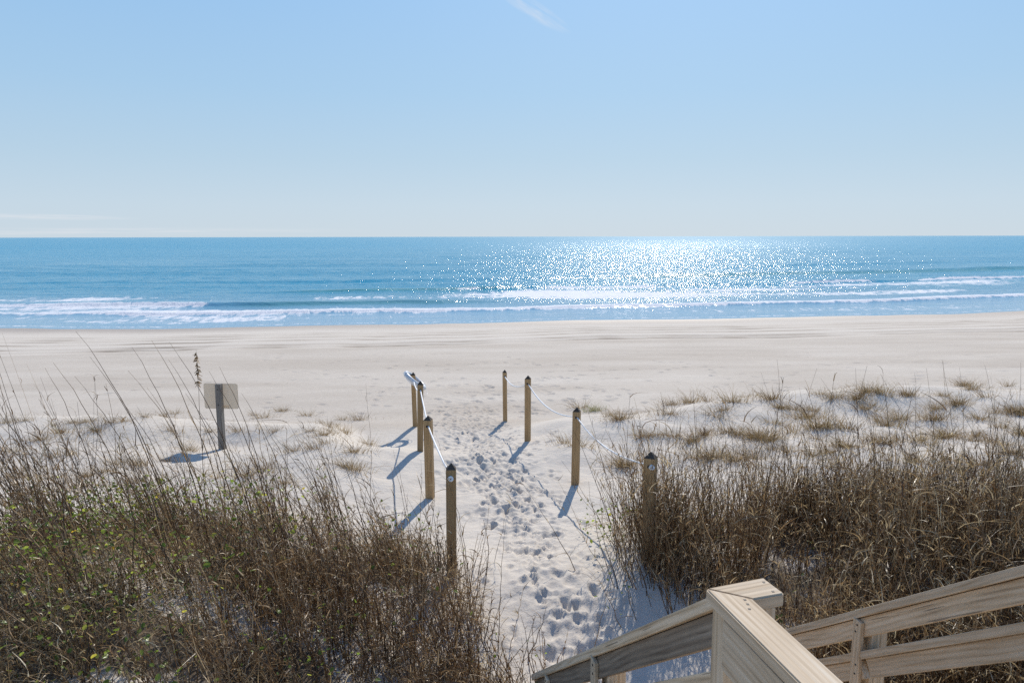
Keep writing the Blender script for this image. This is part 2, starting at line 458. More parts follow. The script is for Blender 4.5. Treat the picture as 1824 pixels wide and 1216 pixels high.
def leaf_mat(name, stops, transl=.4, rough=.42, spec=.5):
    m = M(name)
    t = m.attr('tint')
    c = m.ramp(t, stops)
    b = m.bsdf(Base_Color=c, Roughness=rough, Specular_IOR_Level=spec)
    tr = m.n('ShaderNodeBsdfTranslucent'); m.l(c, tr.inputs[0])
    mx_ = m.n('ShaderNodeMixShader'); mx_.inputs[0].default_value = transl
    m.l(b.outputs[0], mx_.inputs[1]); m.l(tr.outputs[0], mx_.inputs[2])
    return m.done(mx_.outputs[0])
STEM = leaf_mat('dry_stem', [(0, (.07, .036, .018)), (.45, (.19, .105, .045)), (.78, (.46, .30, .15)), (1, (.74, .57, .34))], .25, .45, .5)
DRYLEAF = leaf_mat('dry_leaf', [(0, (.14, .07, .028)), (.4, (.30, .205, .105)), (.75, (.52, .40, .23)), (1, (.80, .68, .46))], .45, .38, .6)
TUFTM = leaf_mat('tuft_blade', [(0, (.10, .06, .03)), (.4, (.26, .17, .08)), (.75, (.38, .28, .13)), (1, (.42, .34, .19))], .4, .5, .4)
GREENM = leaf_mat('green_leaf', [(0, (.08, .13, .02)), (.5, (.20, .28, .04)), (.85, (.40, .46, .08)), (.97, (.58, .52, .08)), (1, (.74, .48, .03))], .65, .35, .6)
SEED = leaf_mat('seed_head', [(0, (.22, .14, .07)), (1, (.42, .30, .17))], .3, .6, .3)

# ------------------------------------------------------------------ sea
ss = axis([(-1.2, 40, .14, .24), (40, 110, .3, 1.6), (110, 500, 2.5, 14), (500, 12000, 30, 1500)])
wx = axis([(-9000, -700, 1500, 60), (-700, -70, 40, 2.2), (-70, -38, 1.2, .22), (-38, 52, .17, .17), (52, 80, .3, 1.5), (80, 700, 3, 40), (700, 9000, 60, 1500)])
WX, WS = np.meshgrid(wx, ss)
WY = shore(WX) + WS
far = sstep(60, 200, WS)
WZ = np.full_like(WX, .0)
WZ += .035 * sstep(1, 6, WS) * fbm(WX * .35, WS * .9, 101, 4) * (1 + 1.2 * sstep(20, 60, WS))
WZ += .16 * sstep(18, 50, WS) * sstep(500, 120, WS) * np.sin(WS * .42 + 1.6 * vnoise(WX * .03, WS * .02, 111) * 4 + WX * .02) * (.6 + .9 * vnoise(WX * .025, WS * .06, 113))
foam = np.zeros_like(WX)
def ridge(s0, h, front, backw, amp_x):
    q = WS - s0
    return h * amp_x * np.where(q < 0, np.exp(-(q / front) ** 2), np.exp(-(q / backw) ** 2))
wob = .7 * vnoise(WX * .06, WX * 0, 121) + .35 * vnoise(WX * .3, WX * 0, 123)
# swash fronts
rag = .9 * vnoise(WX * .9, WX * 0, 141) + .6 * vnoise(WX * 2.7, WX * 0, 142)
s1 = 7.6 + 1.4 * wob + .05 * np.maximum(WX, 0) + .3 * rag
brk = sstep(-.35, .15, vnoise(WX * .09, WX * 0, 144) + .22 * sstep(-5, 10, WX))
WZ += ridge(s1, .14, .5, 1.6, .5 + .8 * brk)
foam += (.35 + .75 * brk) * np.exp(-((WS - s1 + .1) / (.35 + .35 * brk)) ** 2)
foam += .60 * sstep(s1 - .2, s1 + .3, WS) * sstep(s1 + 4.4, s1 + .8, WS) * (.6 + .6 * brk)
lace = np.clip(.52 + .9 * fbm(WX * .10, WS * .55, 145, 3), 0, 1)
foam += .78 * lace * sstep(1.0, 2.5, WS) * sstep(14, 11, WS) * sstep(4, -16, WX)
foam += .52 * lace * sstep(1.0, 2.5, WS) * sstep(8, 6, WS) * sstep(-16, 4, WX)
foam += .8 * np.exp(-((WS - .3 - .25 * rag) / .25) ** 2)
foam += .10 * sstep(.5, 1.5, WS) * sstep(7, 5, WS)
# left breaker
ax = sstep(4, -10, WX)
s2 = 15.0 + 1.4 * wob + .03 * WX + .3 * rag
WZ += ridge(s2, .24, .6, 2.4, ax * (.8 + .6 * vnoise(WX * .16, WX * 0, 127)))
foam += 1.05 * np.exp(-((WS - s2 + .25) / .8) ** 2) * sstep(-20, -25, WX + 3 * vnoise(WX * .5, WX * 0, 4)) * (.75 + .6 * vnoise(WX * .4, WS * .5, 146))
foam += .5 * np.exp(-((WS - s2 + .3) / .4) ** 2) * sstep(.05, .25, vnoise(WX * .35, WX * 0, 147)) * ax
foam += .42 * sstep(s2 - 5, s2 - 1, WS) * sstep(s2 + .5, s2 - 1, WS) * sstep(-16, -26, WX)
lace2 = np.clip(.56 + .65 * fbm(WX * .08, WS * .30, 148, 3), 0, 1.1)
foam += 1.08 * lace2 * sstep(s2 + 2.5, s2 + 4.5, WS) * sstep(s2 + 13, s2 + 7, WS) * sstep(12, -2, WX) * (.82 + .5 * vnoise(WX * .2, WS * .5, 149))
# centre-right broken water
s3 = 29.5 + 2.4 * wob + .05 * WX + .4 * rag
WZ += ridge(s3, .30, .8, 2.8, sstep(-30, -14, WX) * (.7 + .9 * vnoise(WX * .11, WX * 0, 129)))
foam += 1.08 * lace2 * sstep(12.0, 16, WS + 2.5 * wob) * sstep(s3 + 2, s3 - 2.5, WS) * sstep(-6, 6, WX)
foam += .75 * np.exp(-((WS - s3 + .6) / .6) ** 2) * sstep(-20, -4, WX) * sstep(-.15, .25, vnoise(WX * .16, WX * 0, 133))
foam += .5 * np.exp(-((WS - s3 - 5) / 2.5) ** 2) * sstep(0, 10, WX) * lace2
# outer swell
s4 = 47 + 3 * wob + .08 * WX + .5 * rag
WZ += ridge(s4, .34, 1.6, 5, .5 + .8 * vnoise(WX * .05, WX * 0, 131) + .4 * sstep(10, 30, WX))
WZ += ridge(s4 + 24, .22, 2.0, 6, .6 + 1.0 * vnoise(WX * .04, WX * 0, 151)) + ridge(s4 + 52, .20, 2.5, 8, .6 + 1.0 * vnoise(WX * .03, WX * 0, 152))
foam += .55 * np.exp(-((WS - s4 + 1.2) / .8) ** 2) * sstep(14, 24, WX) * sstep(.0, .3, vnoise(WX * .15, WX * 0, 137))
face = .5 * ax * np.exp(-((WS - s2 + .6) / 1.0) ** 2) * sstep(-24, -17, WX) + .5 * np.exp(-((WS - s4 + 2.2) / 2) ** 2) * sstep(8, 22, WX) \
    + .6 * np.exp(-((WS - s3 + .2) / 1.3) ** 2) * sstep(-24, -16, WX) * sstep(4, -6, WX)
WZ = WZ * sstep(-.5, 1.5, WS) + .012
nx, ny = len(wx), len(ss)
idx = np.arange(nx * ny).reshape(ny, nx)
FW = np.stack([idx[:-1, :-1], idx[:-1, 1:], idx[1:, 1:], idx[1:, :-1]], -1).reshape(-1, 4)
print('sea', nx, ny)
def sea_mat():
    m = M('sea_water')
    oc = m.n('ShaderNodeTexCoord').outputs['Object']
    fo = m.attr('foam'); dp = m.attr('depth'); fc = m.attr('face')
    deep = m.mix(dp, (.28, .40, .50), (.0, .25, .40))
    band = m.noise(m.mapping(oc, (.012, .06, 1)), 1.0, 4, .55)
    c = m.mix(m.math('MULTIPLY', band, .55), deep, (.004, .33, .52))
    c = m.mix(fc, c, (.05, .24, .20))
    h1 = m.noise(m.mapping(oc, (.21, .66, 1), rot=(0, 0, .06)), 1.0, 4, .6)
    h2 = m.noise(m.mapping(oc, (1.1, 2.8, 1), rot=(0, 0, -.1)), 1.0, 5, .62)
    h = m.math('ADD', m.math('MULTIPLY', h1, .38), m.math('MULTIPLY', h2, .14))
    calm = m.math('ADD', .25, m.math('MULTIPLY', m.attr('chop'), .75))
    h = m.math('MULTIPLY', h, calm)
    nrm = m.bump(h, 1.0, 1.0)
    cd_ = m.n('ShaderNodeVectorMath', operation='LENGTH'); m.l(oc, cd_.inputs[0])
    rgh = m.math('ADD', .10, m.math('MULTIPLY', m.math('DIVIDE', cd_.outputs['Value'], 420, clamp=True), .13))
    wat = m.bsdf(Base_Color=c, Roughness=rgh, IOR=1.333, Specular_IOR_Level=.32, Normal=nrm)
    # lacy foam
    w1 = m.noise(m.mapping(oc, (1.3, .42, 1)), 1.0, 6, .70, .9)
    w2 = m.noise(m.mapping(oc, (5.0, 1.6, 1)), 1.0, 4, .68)
    pat = m.math('ADD', m.math('MULTIPLY', w1, .72), m.math('MULTIPLY', w2, .28))
    pat = m.math('ADD', m.math('MULTIPLY', m.math('SUBTRACT', pat, .5), 1.7), .5)
    k = m.math('MULTIPLY', m.math('SUBTRACT', m.math('ADD', m.math('MULTIPLY', fo, .62), pat), .90), 7.0, clamp=True)
    fm = m.bsdf(Base_Color=(.70, .72, .76), Roughness=.85, Normal=m.bump(pat, .6, .25))
    mx_ = m.n('ShaderNodeMixShader'); m.l(k, mx_.inputs[0]); m.l(wat.outputs[0], mx_.inputs[1]); m.l(fm.outputs[0], mx_.inputs[2])
    return m.done(mx_.outputs[0])
me = npmesh('sea', np.stack([WX, WY, WZ], -1).reshape(-1, 3), FW, smooth=True,
            attrs={'foam': foam, 'depth': sstep(3, 32, WS), 'face': np.clip(face, 0, 1), 'chop': sstep(3, 22, WS)})
tag(link('sea_water', me, sea_mat()), 'blue ocean with breaking foam lines and sun glitter', 'sea', kind='structure')

# ------------------------------------------------------------------ rope posts
def box_mesh(name, L, W_, H, bev=.003, origin='start'):
    """box along +X from 0..L, centred in Y and Z"""
    import bmesh
    bm = bmesh.new()
    bmesh.ops.create_cube(bm, size=1)
    for v in bm.verts:
        v.co = Vector(((v.co.x + .5) * L, v.co.y * W_, v.co.z * H))
    if bev: bmesh.ops.bevel(bm, geom=bm.edges[:], offset=bev, segments=2, affect='EDGES', profile=.6)
    me_ = bpy.data.meshes.new(name); bm.to_mesh(me_); bm.free()
    return me_
def tube_mesh(name, pts, rad, sides=10, closed=False):
    n = len(pts); V = []; F_ = []
    prev = None
    for i, p in enumerate(pts):
        a = pts[(i - 1) % n] if (closed or i > 0) else pts[i]
        b = pts[(i + 1) % n] if (closed or i < n - 1) else pts[i]
        d = (Vector(b) - Vector(a)).normalized()
        if prev is None:
            q = Vector((0, 0, 1)) if abs(d.z) < .9 else Vector((1, 0, 0))
            s_ = d.cross(q).normalized()
        else:
            s_ = (prev - d * prev.dot(d)).normalized()
        prev = s_
        t_ = d.cross(s_)
        rr = rad[i] if hasattr(rad, '__len__') else rad
        for k in range(sides):
            an = 2 * math.pi * k / sides
            V.append(Vector(p) + s_ * rr * math.cos(an) + t_ * rr * math.sin(an))
    m_ = n if closed else n - 1
    for i in range(m_):
        for k in range(sides):
            a = i * sides + k; b = i * sides + (k + 1) % sides
            j = ((i + 1) % n) * sides
            F_.append((a, b, j + (k + 1) % sides, j + k))
    if not closed:
        F_.append(tuple(range(sides))[::-1]); F_.append(tuple((n - 1) * sides + k for k in range(sides)))
    me_ = bpy.data.meshes.new(name); me_.from_pydata([tuple(v) for v in V], [], F_)
    for p_ in me_.polygons: p_.use_smooth = True
    return me_
def post_parts(root, h, sz, wood, bury=.35):
    """square post with chamfered edges and a dark pyramid point; hole under the point"""
    L = h - .055 + bury
    me_ = box_mesh('post_shaft', L, sz, sz, .006)
    o = link('post_shaft', me_, wood, root)
    o.location = (0, 0, -bury); o.rotation_euler = (0, R(-90), 0)
    import bmesh
    bm = bmesh.new(); q = sz / 2 - .001
    b_ = [bm.verts.new((x, y, 0)) for x, y in ((-q, -q), (q, -q), (q, q), (-q, q))]
    t_ = bm.verts.new((.003, -.002, .056))
    for i in range(4): bm.faces.new((b_[i], b_[(i + 1) % 4], t_))
    bm.faces.new(b_[::-1])
    me2 = bpy.data.meshes.new('pointed_top'); bm.to_mesh(me2); bm.free()
    p = link('pointed_top', me2, ENDG, root); p.location = (0, 0, h - .056)
POST_H = 1.05
post_info = [  # key, height, size, yaw, lean x, lean y, label
    ('L1', 1.06, .092, 4, .4, -.3, 'nearest post of the left rope line, rising from brown stalks, rope knot on its face'),
    ('L2', 1.05, .096, -10, -.5, .2, 'second wooden post of the left rope line, honey coloured, standing on bare sand'),
    ('L3', 1.06, .086, 6, 1.2, 0, 'third post of the left rope line, just in front of the life ring post'),
    ('L4', 1.06, .086, 8, -1.0, .5, 'farthest wooden post of the left rope line, passing through the white life ring'),
    ('R1', 1.05, .105, -24, .2, -.4, 'thick nearest post of the right rope line, beside the brown thicket'),
    ('R2', 1.05, .098, -14, .6, 0, 'second wooden post of the right rope line, casting a broad shadow toward the viewer'),
    ('R3', 1.08, .090, -12, .2, .3, 'third wooden post of the right rope line, second from the sea'),
    ('R4', 1.05, .078, 10, -.4, 0, 'thin farthest wooden post at the seaward end of the right rope line')]
hole = {}
for key, hgt, sz, yaw, lx, ly, lab in post_info:
    x, y, z = POSTS[key]
    e = empty('rope_post', (x, y, z), R(yaw))
    e.rotation_euler = (R(ly), R(lx), R(yaw))
    tag(e, lab, 'post', 'wooden rope posts along the sand path')
    post_parts(e, hgt, sz, POSTW)
    bpy.context.view_layer.update()
    hole[key] = e.matrix_world @ Vector((0, 0, hgt - .13))
    # dark drilled hole rims on the near and far faces
    for sgn in (-1, 1):
        pts = [Vector((.017 * math.cos(a), sgn * (sz / 2 + .0005), hgt - .13 + .017 * math.sin(a))) for a in np.linspace(0, 2 * math.pi, 13)[:-1]]
        me_ = bpy.data.meshes.new('drilled_hole'); me_.from_pydata([tuple(p) for p in pts] + [(0, sgn * (sz / 2 + .002), hgt - .13)], [], [(i, (i + 1) % 12, 12) for i in range(12)])
        link('drilled_hole', me_, NAIL, e)
def rope(keys, sags, label):
    root = empty('guide_rope', hole[keys[0]]); base = hole[keys[0]]
    pts = []
    first = hole[keys[0]]; d0 = (hole[keys[1]] - first).normalized()
    for i, (a, b) in enumerate(zip(keys, keys[1:])):
        A, B = hole[a], hole[b]
        n = 22
        for k in range(n + (1 if i == len(sags) - 1 else 0)):
            t = k / n
            p = A.lerp(B, t); p.z -= sags[i] * 4 * t * (1 - t) * (1 + .25 * (t - .5))
            pts.append(p - base)
    pts = [Vector((.004, -.060, .004))] + pts
    link('rope_strand', tube_mesh('rope_strand', pts, .0095, 8), ROPE, root)
    # overhand knot pulled against the near face
    kp = [Vector((.017 * math.cos(a), -.066 + .006 * math.sin(2 * a), .017 * math.sin(a))) for a in np.linspace(0, 2 * math.pi, 25)[:-1]]
    link('rope_knot', tube_mesh('rope_knot', kp, .0105, 8, True), ROPE, root)
    tag(root, label, 'rope', 'white ropes through the posts')
rope(['L1', 'L2', 'L3', 'L4'], [.03, .02, .10], 'white rope threaded taut through the left row of posts')
rope(['R1', 'R2', 'R3', 'R4'], [.13, .16, .13], 'white rope sagging between the right row of posts')

# life ring around the top of the farthest left post
rp = hole['L4'] + Vector((.045, -.10, -.015))
ring = empty('life_ring', rp)
tag(ring, 'white ring buoy tilted round the top of the farthest left rope post', 'life ring')
viewdir = (rp - Vector((0, 0, CAM_H))).normalized()
right = viewdir.cross(Vector((0, 0, 1))).normalized(); up = right.cross(viewdir)
nrm = (right * math.sin(R(41)) + up * math.cos(R(41)) - viewdir * .16).normalized()
e1 = nrm.cross(viewdir).normalized(); e2 = nrm.cross(e1)
MR, mr = .215, .046
link('ring_body', tube_mesh('ring_body', [e1 * MR * math.cos(a) + e2 * MR * math.sin(a) for a in np.linspace(0, 2 * math.pi, 49)[:-1]], mr, 16, True), BUOY, ring)
for k in range(4):
    a = k * math.pi / 2 + .5
    pc = e1 * MR * math.cos(a) + e2 * MR * math.sin(a); rd = pc.normalized()
    link('rope_band', tube_mesh('rope_band', [pc + rd * (mr + .004) * math.cos(b) + nrm * (mr + .004) * math.sin(b) for b in np.linspace(0, 2 * math.pi, 17)[:-1]], .006, 6, True), ROPE, ring)
    pts = []
    for t in np.linspace(0, 1, 14):
        a2 = a + t * math.pi / 2
        p = (e1 * math.cos(a2) + e2 * math.sin(a2)) * (MR + mr + .01 + .03 * math.sin(math.pi * t)); p.z -= .06 * math.sin(math.pi * t)
        pts.append(p)
    link('grab_rope', tube_mesh('grab_rope', pts, .004, 6), ROPE, ring)
link('hanging_cord', tube_mesh('hanging_cord', [Vector((.05 + .035 * math.sin(a), -.02, -.09 + .07 * math.cos(a))) for a in np.linspace(0, 2 * math.pi, 18)], .003, 6), ROPE, ring)

# sign seen from behind
x, y, z = POSTS['S']
sg = empty('beach_sign', (x, y, z), R(-4))
tag(sg, 'blank back of a pale rounded sign on a grey wooden post among dune grass', 'sign')
sh_h = 1.09
o = link('sign_post', box_mesh('sign_post', sh_h + .35, .095, .09, .006), SIGNW, sg); o.location = (0, 0, -.35); o.rotation_euler = (0, R(-90), R(0))
import bmesh
def rounded_panel(w_, h_, r0, th):
    bm = bmesh.new(); vs = []
    for cx, cz, a0 in ((w_ / 2 - r0, h_ / 2 - r0, 0), (-w_ / 2 + r0, h_ / 2 - r0, 90), (-w_ / 2 + r0, -h_ / 2 + r0, 180), (w_ / 2 - r0, -h_ / 2 + r0, 270)):
        for k in range(6):
            a = R(a0 + 90 * k / 5); vs.append(bm.verts.new((cx + r0 * math.cos(a), 0, cz + r0 * math.sin(a))))
    f = bm.faces.new(vs)
    ext = bmesh.ops.extrude_face_region(bm, geom=[f])
    for v in [g for g in ext['geom'] if isinstance(g, bmesh.types.BMVert)]: v.co.y += th
    bmesh.ops.recalc_face_normals(bm, faces=bm.faces[:])
    me_ = bpy.data.meshes.new('sign_panel'); bm.to_mesh(me_); bm.free(); return me_
o = link('sign_panel', rounded_panel(.57, .42, .035, .004), PANEL, sg); o.location = (.005, .052, sh_h - .215)
for q in (-.13, .13):
    me_ = box_mesh('panel_bolt', .012, .014, .014, .002); o = link('panel_bolt', me_, NAIL, sg); o.location = (0, -.046, sh_h - .215 + q); o.rotation_euler = (0, 0, R(-90))

# ------------------------------------------------------------------ stairway and deck railing
stair = empty('beach_stairway', (1.2, 2.1, CAM_H - 2.0))
tag(stair, 'weathered wooden stairway with board railings going down to the sand', 'stairway')
bpy.context.view_layer.update()
def board(name, p0, p1, width, thick, up=Vector((0, 0, 1)), mat=None, bev=.004, parent=stair, label=None):
    """board from p0 to p1 (centre line); `width` lies along `side`, `thick` along `up` made square to the length"""
    p0 = Vector(p0); p1 = Vector(p1)
    d = (p1 - p0); L = d.length; d.normalize()
    side = up.cross(d).normalized(); u2 = d.cross(side)
    me_ = box_mesh(name, L, width, thick, bev)
    o = link(name, me_, mat or RAILW, parent)
    mt = Matrix((( d.x, side.x, u2.x, p0.x), (d.y, side.y, u2.y, p0.y), (d.z, side.z, u2.z, p0.z), (0, 0, 0, 1)))
    o.matrix_parent_inverse = Matrix.Identity(4)
    o.matrix_basis = parent.matrix_world.inverted() @ mt
    if label: o['label'] = label
    return o
def prism(name, top, thick, along, mat=None, bev=.004, parent=stair):
    """horizontal board of any outline: `top` = corner points of its upper face"""
    o0 = Vector(top[0]); d = Vector(along).normalized(); sd_ = Vector((0, 0, 1)).cross(d)
    mt = Matrix(((d.x, sd_.x, 0, o0.x), (d.y, sd_.y, 0, o0.y), (d.z, sd_.z, 1, o0.z), (0, 0, 0, 1)))
    inv = mt.inverted()
    bm = bmesh.new()
    vs = [bm.verts.new(inv @ Vector(p)) for p in top]
    f = bm.faces.new(vs)
    ext = bmesh.ops.extrude_face_region(bm, geom=[f])
    for v in [g for g in ext['geom'] if isinstance(g, bmesh.types.BMVert)]: v.co.z -= thick
    bmesh.ops.recalc_face_normals(bm, faces=bm.faces[:])
    bmesh.ops.bevel(bm, geom=bm.edges[:], offset=bev, segments=2, affect='EDGES')
    me_ = bpy.data.meshes.new(name); bm.to_mesh(me_); bm.free()
    o = link(name, me_, mat or RAILW, parent)
    o.matrix_basis = parent.matrix_world.inverted() @ mt
    return o
K = .95
def atk(px, py, k=K):
    r = ray(px, py); return Vector((r.x * (-k / r.z), r.y * (-k / r.z), CAM_H - k))
A_ = atk(1256.4, 1047); B_ = atk(1340.8, 1065.7); C_ = atk(1396.7, 1056); D_ = atk(1359, 1027.5)
dback = (atk(1424, 1216) - A_).normalized()
perp = Vector((-dback.y, dback.x, 0))            # to the right, seen from behind
wcap = (B_ - A_).dot(perp)
Lb = A_ + dback * 3.4; Rb = B_ + dback * (3.4 - (B_ - A_).dot(dback))
th = .038
eps = (B_ - A_).normalized().cross(Vector((0, 0, 1))) * .0003
prism('cap_rail', [A_ - eps * -1, Lb, Rb, B_ + eps], th, dback)
prism('cap_rail', [A_ - eps, B_ - eps, C_, D_], th, (D_ - A_))
# screw heads on the cap
for px, py in ((1326, 1067.5), (1331, 1075.5), (1334, 1084), (1359.5, 1036.5), (1376, 1053)):
    p = atk(px, py); me_ = box_mesh('screw_head', .004, .008, .007, .001)
    o = link('screw_head', me_, NAIL, stair); o.matrix_basis = stair.matrix_world.inverted() @ Matrix.Translation(p + Vector((0, 0, -.003))) @ Matrix.Rotation(R(-90), 4, 'Y')
top = CAM_H - K - th
floor_z = CAM_H - 2.0
def vpost(c, s1, s2, z0, z1, yawdir):
    a = Vector((c.x, c.y, z0)); b = Vector((c.x, c.y, z1))
    return board('post', a, b, s1, s2, up=yawdir)
foot_z = 1.3
cs = (D_ - A_).normalized()
vpost(A_ + perp * .052 + dback * .050, .075, .070, foot_z, top - .001, dback)
vpost(C_ - cs * .055 - (C_ - D_).normalized() * .05, .070, .080, foot_z, top - .001, dback)
# boards under the deck cap rail on both faces
for q, off in ((.11, .020), (.55, .020)):
    a = A_ + dback * .093 + perp * off; b = Lb + perp * off
    za = top - .004 - .07 if q < .3 else top - .38
    board('rail_board', Vector((a.x, a.y, za)), Vector((b.x, b.y, za)), .032, .14)
for k in (1.25, 2.5, 3.3):
    vpost(A_ + dback * k + perp * .085, .085, .085, foot_z, top - .001, dback)
# stair railings
az, dip = R(-10.4), R(35.7)
u = Vector((math.sin(az) * math.cos(dip), math.cos(az) * math.cos(dip), -math.sin(dip)))
uh = Vector((math.sin(az), math.cos(az), 0)); rt = Vector((math.cos(az), -math.sin(az), 0))
vn = rt.cross(u).normalized()                     # square to the slope, pointing up
if vn.z < 0: vn = -vn
tan_d = math.tan(dip); cosd = math.cos(dip)
PL = at(1257, 1064, 2.04)
rr_ = ray(1824, 1004.6); PR = Vector((0, 0, CAM_H)) + rr_ * 2.8
def stair_rail(P, s_a, s_b, posts, lower_a, bm_=None):
    """P lies on the upper near edge of the cap; s along the slope; cap 2x4 flat, board under it, cap + board again below"""
    cw = .105
    c = P + rt * (cw / 2) - vn * (th / 2)
    board('cap_rail', c + u * s_a, c + u * s_b, cw, th, up=vn)
    c2 = P + rt * .035 - vn * (th + .002 + .045)
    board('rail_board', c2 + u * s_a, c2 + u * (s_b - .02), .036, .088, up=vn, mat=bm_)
    dz = Vector((0, 0, -.235))
    c3 = P + rt * (cw / 2 - .004) - vn * (th / 2) + dz
    for (a, b) in lower_a:
        board('middle_rail', c3 + u * a, c3 + u * b, .097, th, up=vn)
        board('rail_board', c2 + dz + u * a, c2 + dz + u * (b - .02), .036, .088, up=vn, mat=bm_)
    for s in posts:
        q = P + u * s
        gz = max(float(ground_h(q.x, q.y)) - .4, 0)
        f_ = Vector((q.x, q.y, 0)) + rt * .006
        a_ = board('post', Vector((f_.x, f_.y, gz)), Vector((f_.x, f_.y, q.z - th / cosd - .012)), .020, .066, up=uh)
        for dzs in (.085, .125, .30, .35):
            so = link('screw_head', box_mesh('screw_head', .004, .009, .009, .001), NAIL, stair)
            so.matrix_basis = stair.matrix_world.inverted() @ Matrix.Translation(q - rt * .0065 + uh * random.uniform(-.012, .012) - Vector((0, 0, dzs))) @ Matrix.Rotation(math.atan2(rt.y, rt.x), 4, 'Z')
        f_ = Vector((q.x, q.y, 0)) + rt * .099
        board('post', Vector((f_.x, f_.y, gz)), Vector((f_.x, f_.y, q.z - th / cosd - .014)), .088, .085, up=uh)
def s_for(P, px, py):
    # slope parameter at which the vertical plane of the rail is seen at this pixel
    rr = ray(px, py); n = u.cross(Vector((0, 0, 1))); Q = P - Vector((0, 0, CAM_H))
    t = n.dot(Q) / n.dot(rr); h_ = rr * t - Q
    return (h_.x * uh.x + h_.y * uh.y) / cosd
sL = s_for(PL, 1056, 1162); sR = s_for(PR, 1528, 1096)
print('PL', PL, 'PR', PR, 'sL', sL, 'sR', sR)
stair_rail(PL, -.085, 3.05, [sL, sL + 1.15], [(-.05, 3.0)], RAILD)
stair_rail(PR, -1.35, 3.0, [sR - 1.25, sR, sR + 1.35, sR + 2.3], [(-1.3, sR - .02), (sR + .02, 2.95)])
# treads, stringers and deck boards (mostly below the frame)
Wd = (PR - PL).dot(rt)
z_tr = -.95
n0 = PL + Vector((0, 0, z_tr))
for side_ in (.02, Wd + .04):
    a = n0 + rt * side_ + Vector((0, 0, -.12)); board('stringer', a - u * .05, a + u * 2.9, .04, .24, up=vn)
for k in range(9):
    p = n0 + uh * (.12 + .26 * k) - Vector((0, 0, .26 * tan_d * (k + .7)))
    if p.z - .02 < float(ground_h(p.x, p.y)): break
    board('tread', p + rt * .045, p + rt * (Wd + .015), .255, .038)
    board('riser', p + rt * .045 + uh * .11 - Vector((0, 0, .10)), p + rt * (Wd + .015) + uh * .11 - Vector((0, 0, .10)), .02, .15)
d0 = n0 - uh * .05
for k in range(24):
    p = d0 - uh * (.072 + .145 * k)
    board('deck_board', p - rt * 1.9, p + rt * (Wd + .5), .138, .036)
for q in (-1.7, 0, Wd + .3):
    board('joist', d0 + rt * q - uh * .01 + Vector((0, 0, -.12)), d0 + rt * q - uh * 3.4 + Vector((0, 0, -.12)), .04, .19)
    for s in (.1, 2.0, 3.2):
        c = d0 + rt * (q + .07) - uh * s; vpost(c, .09, .09, 1.2, c.z - .03, uh)

# ------------------------------------------------------------------ vegetation builders (numpy)
def unit(v): return v / np.maximum(np.linalg.norm(v, axis=-1, keepdims=True), 1e-9)
def strips(root, d0, L, bend, width, segs, tint, taper=.8, rs=None, fold=None):
    """flat tapering blades: p(t)=root + d0*L*t + bend*t^2"""
    N = len(root); t = np.linspace(0, 1, segs + 1)
    p = root[:, None] + (d0 * L[:, None])[:, None] * t[None, :, None] + bend[:, None] * (t ** 2)[None, :, None]
    tan = (d0 * L[:, None])[:, None] + 2 * bend[:, None] * t[None, :, None]
    rv = unit(rs.normal(size=(N, 3))); tw = unit(np.cross(unit(tan), rv[:, None]))
    wv = tw * (width[:, None] * (1 - t[None] ** 1.4 * taper))[..., None] * .5
    V = np.stack([p - wv, p + wv], 2).reshape(-1, 3)
    b = (np.arange(N) * (segs + 1) * 2)[:, None] + np.arange(segs)[None] * 2
    F_ = np.stack([b, b + 1, b + 3, b + 2], -1).reshape(-1, 4)
    return V, F_, np.repeat(tint, (segs + 1) * 2)
def tubes(root, d0, L, bend, rad, segs, tint, rs=None, kink=0.0, taper=.75):
    N = len(root); t = np.linspace(0, 1, segs + 1)
    p = root[:, None] + (d0 * L[:, None])[:, None] * t[None, :, None] + bend[:, None] * (t ** 2)[None, :, None]
    if kink:
        kk = rs.normal(size=p.shape) * kink; kk[:, 0] = 0; p = p + kk
    tan = unit((d0 * L[:, None])[:, None] + 2 * bend[:, None] * t[None, :, None])
    a = unit(np.cross(tan, unit(rs.normal(size=(N, 3)))[:, None])); b_ = np.cross(tan, a)
    r = (rad[:, None] * (1 - taper * t[None]))[..., None]
    V = np.stack([p + r * (a * math.cos(q) + b_ * math.sin(q)) for q in (0, 2.094, 4.189)], 2).reshape(-1, 3)
    base = (np.arange(N) * (segs + 1) * 3)[:, None] + np.arange(segs)[None] * 3
    F_ = np.concatenate([np.stack([base + i, base + (i + 1) % 3, base + 3 + (i + 1) % 3, base + 3 + i], -1) for i in range(3)]).reshape(-1, 4)
    return V, F_, np.repeat(tint, (segs + 1) * 3), p
def join(parts):
    V = []; F_ = []; T = []; o = 0
    for p in parts:
        V.append(p[0]); F_.append(p[1] + o); T.append(p[2]); o += len(p[0])
    return np.concatenate(V), np.concatenate(F_), np.concatenate(T)
def discs(c, nrm_, r, tint, rs):
    """small cupped leaves, six corners as 3 quads? -> two quads"""
    N = len(c); a = unit(np.cross(nrm_, rs.normal(size=(N, 3)))); b_ = np.cross(nrm_, a)
    r = r[:, None]
    V = np.stack([c - a * r, c - a * r * .45 - b_ * r * .75, c + a * r * .55 - b_ * r * .62, c + a * r * 1.15 + nrm_ * r * -.2,
                  c + a * r * .55 + b_ * r * .62, c - a * r * .45 + b_ * r * .75, c + nrm_ * r * -.12], 1).reshape(-1, 3)
    k = (np.arange(N) * 7)[:, None]
    F_ = np.concatenate([k + np.array([q]) for q in ([0, 1, 2, 6], [6, 2, 3, 4], [6, 4, 5, 0])]).reshape(-1, 4)
    return V, F_, np.repeat(tint, 7)
